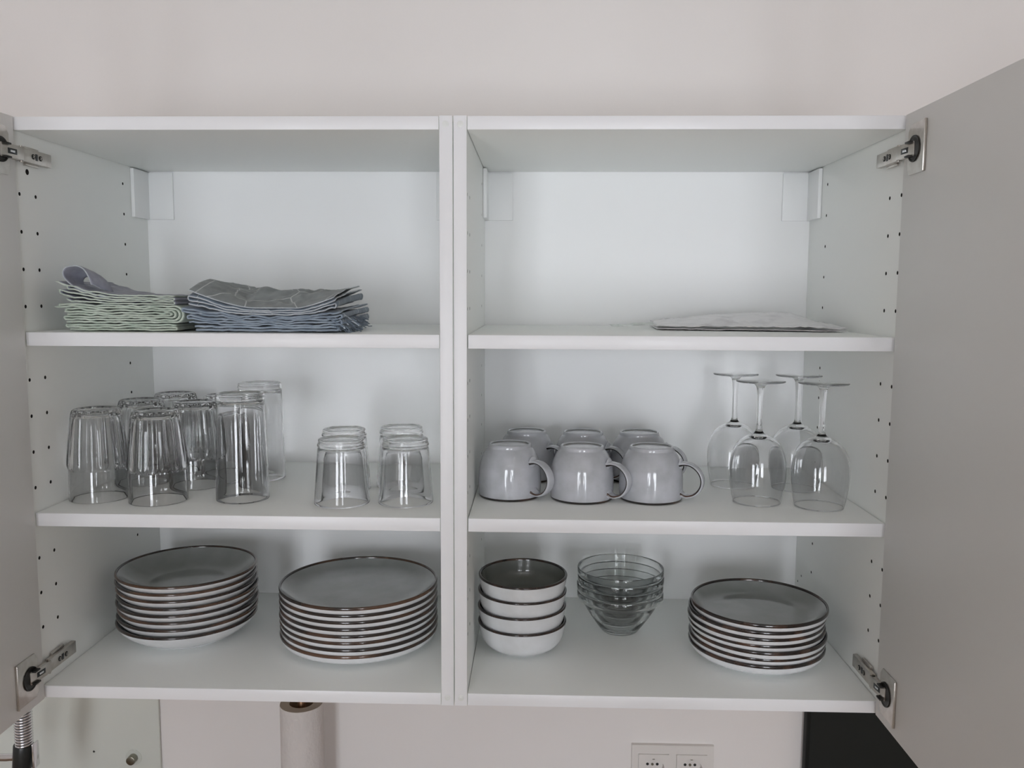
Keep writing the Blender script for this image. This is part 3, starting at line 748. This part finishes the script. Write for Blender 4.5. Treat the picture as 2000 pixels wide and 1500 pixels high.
for i in range(NX):
    u = i / (NX - 1); row = []
    for j in range(NY):
        v = j / (NY - 1); x = .232 + .085 * u + .006 * noise.noise(Vector((v * 9, 0, 1))); y = .235 + .08 * v - .02 * u
        row.append(bm.verts.new((x, y, S1 + .0025 + .005 * u + .007 * abs(noise.noise(Vector((x * 60, y * 50, 2)))))))
    g.append(row)
for i in range(NX - 1):
    for j in range(NY - 1): bm.faces.new((g[i][j], g[i + 1][j], g[i + 1][j + 1], g[i][j + 1]))
o = to_obj('clear_film', bm, M_film, t, 180)

# ------------------------------------------------------------------ paper towel roll on its holder
M_towel = mat('paper_towel', (.66, .62, .60), .95, spec=.05); add_bump(M_towel, 130, .9, .0025, 2, stretch=(1, 1, .6))
M_card = mat('paper_roll_end', (.42, .36, .30), .9, spec=.1)
M_core = mat('cardboard_core', (.25, .18, .12), .9, spec=.1)
ztop, rr, CT = -.1655, .0382, .90 - ZB
t = empty('paper_towel_roll', -.309, .330, CT); tag(t, 'nearly used-up white paper towel roll under the left cabinet', 'paper roll')
zt = ztop - CT; zb = .012
bm = lathe_bm([(rr, zb), (rr + .0003, zb + .01), (rr + .0003, zt - .002), (rr, zt)], 72); to_obj('towel_sheets', bm, M_towel, t, 180)
prof = [(rr, zt)]; k = 0; r = rr - .0012
while r > .0225: prof += [(r, zt + (.0004 if k % 2 else -.0008))]; r -= .0022; k += 1
bm = lathe_bm(prof + [(.0215, zt)], 72); to_obj('roll_end', bm, M_card, t, 180)
bm = lathe_bm([(.0215, zt), (.0213, zt - .002), (.0213, zb)], 48); to_obj('core', bm, M_core, t, 180)
t2 = empty('paper_towel_holder', -.309, .330, CT); tag(t2, 'dark upright holder inside the paper towel roll', 'paper holder')
bm = bmesh.new(); cyl(bm, .062, (0, 0, .0003), (0, 0, .011), 48, bev=.002); to_obj('base', bm, M_darkmetal, t2, 40)
bm = bmesh.new(); cyl(bm, .0075, (0, 0, .011), (0, 0, zt + .02), 24, bev=.002); to_obj('pole', bm, mat('copper_pole', (.30, .17, .10), .35, .8), t2, 40)
bm = bmesh.new(); b = bmesh.new(); bmesh.ops.create_uvsphere(b, u_segments=24, v_segments=12, radius=.014); merge(bm, b, Matrix.Translation((0, 0, zt + .03))); to_obj('knob', bm, M_darkmetal, t2, 180)

# ------------------------------------------------------------------ pull-down kitchen tap with a spring hose
fx, fy, fz = -.741, .20, -.184
t = empty('kitchen_tap', fx - .20, fy, CT); tag(t, 'chrome kitchen tap with a coiled spring hose and black spray head, far left', 'tap')
def rel(x, y, z): return (x - (fx - .20), y - fy, z - CT)
bm = bmesh.new(); cyl(bm, .026, rel(fx - .20, fy, CT + .0003), rel(fx - .20, fy, CT + .035), 32, bev=.003); cyl(bm, .014, rel(fx - .20, fy, CT + .035), rel(fx - .20, fy, .02), 28); to_obj('post', bm, M_chrome, t, 40)
bm = bmesh.new(); cyl(bm, .006, rel(fx - .20, fy, -.2085), rel(fx - .03, fy, -.2065), 16)
tube(bm, [rel(fx - .045, fy, -.2066), rel(fx - .03, fy, -.2062), rel(fx - .012, fy, -.2045)], .0062, 14); to_obj('holder_arm', bm, M_chrome, t, 60)
# hose centre line: up from the head, over, and down to the post
ctr = []
for i in range(40): ctr.append((fx + .004 * i / 39, fy, fz + .26 * i / 39))
for i in range(1, 40):
    a = math.pi * i / 40; ctr.append((fx - .098 + .102 * math.cos(a), fy, fz + .26 + .102 * math.sin(a)))
ctr.append((fx - .20, fy, fz + .255)); ctr.append((fx - .20, fy, .018))
bm = bmesh.new(); tube(bm, [rel(*c) for c in ctr], .0095, 14); to_obj('hose', bm, mat('hose_white', (.55, .56, .60), .3), t, 180)
L = [0]
for a, b in zip(ctr, ctr[1:]): L.append(L[-1] + (Vector(b) - Vector(a)).length)
def at(s_):
    for i in range(len(L) - 1):
        if L[i + 1] >= s_:
            q = (s_ - L[i]) / (L[i + 1] - L[i]); return Vector(ctr[i]).lerp(Vector(ctr[i + 1]), q), (Vector(ctr[i + 1]) - Vector(ctr[i])).normalized()
    return Vector(ctr[-1]), Vector((0, 0, -1))
pts = []; pitch = .0048; total = L[-1]; nturn = int(total / pitch); per = 12
for i in range(nturn * per):
    s_ = i * pitch / per; c, tg = at(s_); n = Vector((0, 1, 0)); bb = tg.cross(n).normalized(); a = 2 * math.pi * i / per
    pts.append(rel(*(c + .0125 * (math.cos(a) * n + math.sin(a) * bb))))
bm = bmesh.new(); tube(bm, pts, .0019, 6); to_obj('spring', bm, M_chrome, t, 180)
bm = bmesh.new(); cyl(bm, .0155, rel(fx - .001, fy, fz + .002), rel(fx - .005, fy, fz - .040), 28, bev=.002); cyl(bm, .011, rel(fx - .005, fy, fz - .040), rel(fx - .010, fy, fz - .10), 24, r1=.014); to_obj('spray_head', bm, M_black, t, 40)
bm = bmesh.new(); box(bm, *(lambda c: (c[0] + .0145, c[0] + .0185, c[1] - .006, c[1] + .012, c[2] - .030, c[2] + .014))(rel(fx, fy, fz - .010)), .002); to_obj('holder_clip', bm, M_chrome, t, 40)

# ------------------------------------------------------------------ the photographer, standing behind the camera with the phone raised
def skinned(name, verts, edges, radii, mats, parent, root=0, sub=2, pick=None):
    me = bpy.data.meshes.new(name); me.from_pydata(verts, edges, []); 
    for m in mats: me.materials.append(m)
    o = link(bpy.data.objects.new(name, me))
    md = o.modifiers.new('skin', 'SKIN'); md.use_smooth_shade = True; md.branch_smoothing = .6
    for i, r in enumerate(radii):
        v = me.skin_vertices[0].data[i]; v.radius = r if isinstance(r, tuple) else (r, r); v.use_root = (i == root)
    s_ = o.modifiers.new('sub', 'SUBSURF'); s_.levels = sub; s_.render_levels = sub
    bpy.context.view_layer.update(); dg = bpy.context.evaluated_depsgraph_get()
    nm = bpy.data.meshes.new_from_object(o.evaluated_get(dg), depsgraph=dg); o.modifiers.clear(); o.data = nm
    nm.polygons.foreach_set('use_smooth', [True] * len(nm.polygons))
    if pick:
        for p in nm.polygons: p.material_index = pick(p.center)
    if parent: o.parent = parent
    return o
M_skin = mat('skin', (.55, .36, .28), .5); M_shirt = mat('dark_pullover', (.05, .055, .07), .85); M_jeans = mat('dark_jeans', (.03, .04, .07), .85)
M_hair = mat('brown_hair', (.06, .035, .02), .6); M_shoe = mat('black_shoe', (.02, .02, .02), .5)
px, py = .10, -1.52
t = empty('person', px, py, -ZB); tag(t, 'person in a dark pullover and jeans holding up a phone behind the camera', 'person')
V = [(0, 0, .96), (0, .005, 1.10), (0, .01, 1.25), (0, .0, 1.40), (0, .0, 1.49), (0, .01, 1.57), (0, .03, 1.64), (0, .03, 1.72), (0, .02, 1.78)]
E_ = [(i, i + 1) for i in range(8)]; Rr = [(.165, .115), (.145, .105), (.165, .115), (.165, .10), .065, .055, (.075, .085), (.080, .095), (.06, .07)]
for s in (-1, 1):
    b = len(V)
    V += [(s * .17, -.005, 1.43), (s * .27, .07, 1.33), (s * .26, .22, 1.55), (s * .125, .335, 1.83), (s * .10, .350, 1.88)]
    E_ += [(3, b), (b, b + 1), (b + 1, b + 2), (b + 2, b + 3), (b + 3, b + 4)]; Rr += [.070, .056, .047, .028, (.036, .018)]
    b = len(V)
    V += [(s * .10, 0, .86), (s * .105, .02, .50), (s * .11, 0, .10), (s * .115, .05, .045), (s * .12, .15, .035)]
    E_ += [(0, b), (b, b + 1), (b + 1, b + 2), (b + 2, b + 3), (b + 3, b + 4)]; Rr += [.088, .062, .045, .042, (.042, .030)]
skinned('body', V, E_, Rr, [M_skin, M_shirt, M_jeans, M_shoe], t,
        pick=lambda c: 3 if c.z < .09 else 2 if c.z < .97 else 0 if (c.z > 1.80 or (abs(c.x) < .12 and c.z > 1.53 and c.y < .16)) else 1)
for s in (-1, 1):
    for k, (dz, ln) in enumerate(((.030, .070), (.010, .078), (-.010, .074), (-.028, .060))):
        z = 1.925 + dz * .8
        skinned('finger', [(s * .10, .352, 1.90 + dz * .6), (s * .088, .375, z), (s * .074, .372, z + .01), (s * .062, .362, z + .014)], [(0, 1), (1, 2), (2, 3)], [.010, .009, .0085, .0075], [M_skin], t, sub=1)
    skinned('thumb', [(s * .105, .340, 1.885), (s * .088, .325, 1.91), (s * .066, .327, 1.93)], [(0, 1), (1, 2)], [.012, .0105, .009], [M_skin], t, sub=1)
    bm = bmesh.new(); b = bmesh.new(); bmesh.ops.create_uvsphere(b, u_segments=16, v_segments=10, radius=.010); merge(bm, b, Matrix.Translation((s * .032, .103, 1.705)))
    to_obj('eye', bm, M_shoe, t, 180)
    bm = bmesh.new(); b = bmesh.new(); bmesh.ops.create_uvsphere(b, u_segments=12, v_segments=8, radius=.03); merge(bm, b, Matrix.Translation((s * .082, .02, 1.69)) @ Matrix.Diagonal((.3, .7, 1, 1))); to_obj('ear', bm, M_skin, t, 180)
bm = bmesh.new(); cyl(bm, .008, (0, .104, 1.705), (0, .116, 1.675), 12, r1=.014); to_obj('nose', bm, M_skin, t, 180)
bm = bmesh.new(); b = bmesh.new(); bmesh.ops.create_uvsphere(b, u_segments=12, v_segments=8, radius=.024); merge(bm, b, Matrix.Translation((0, .104, 1.645)) @ Matrix.Diagonal((1, .4, .3, 1))); to_obj('mouth', bm, mat('lips', (.4, .16, .14), .5), t, 180)
bm = bmesh.new(); b = bmesh.new(); bmesh.ops.create_uvsphere(b, u_segments=24, v_segments=16, radius=.108); bmesh.ops.delete(b, geom=[v for v in b.verts if v.co.y > .035 and v.co.z < .06 or v.co.z < -.06], context='VERTS'); merge(bm, b, Matrix.Translation((0, .012, 1.735))); to_obj('hair', bm, M_hair, t, 180)
bm = bmesh.new(); box(bm, -.082, .082, -.0045, .0045, -.038, .038, .003); p = to_obj('phone', bm, M_black, None, 30)
p.location = (px, py + .366, 1.94); tag(p, 'black phone held up in both hands behind the camera', 'phone')
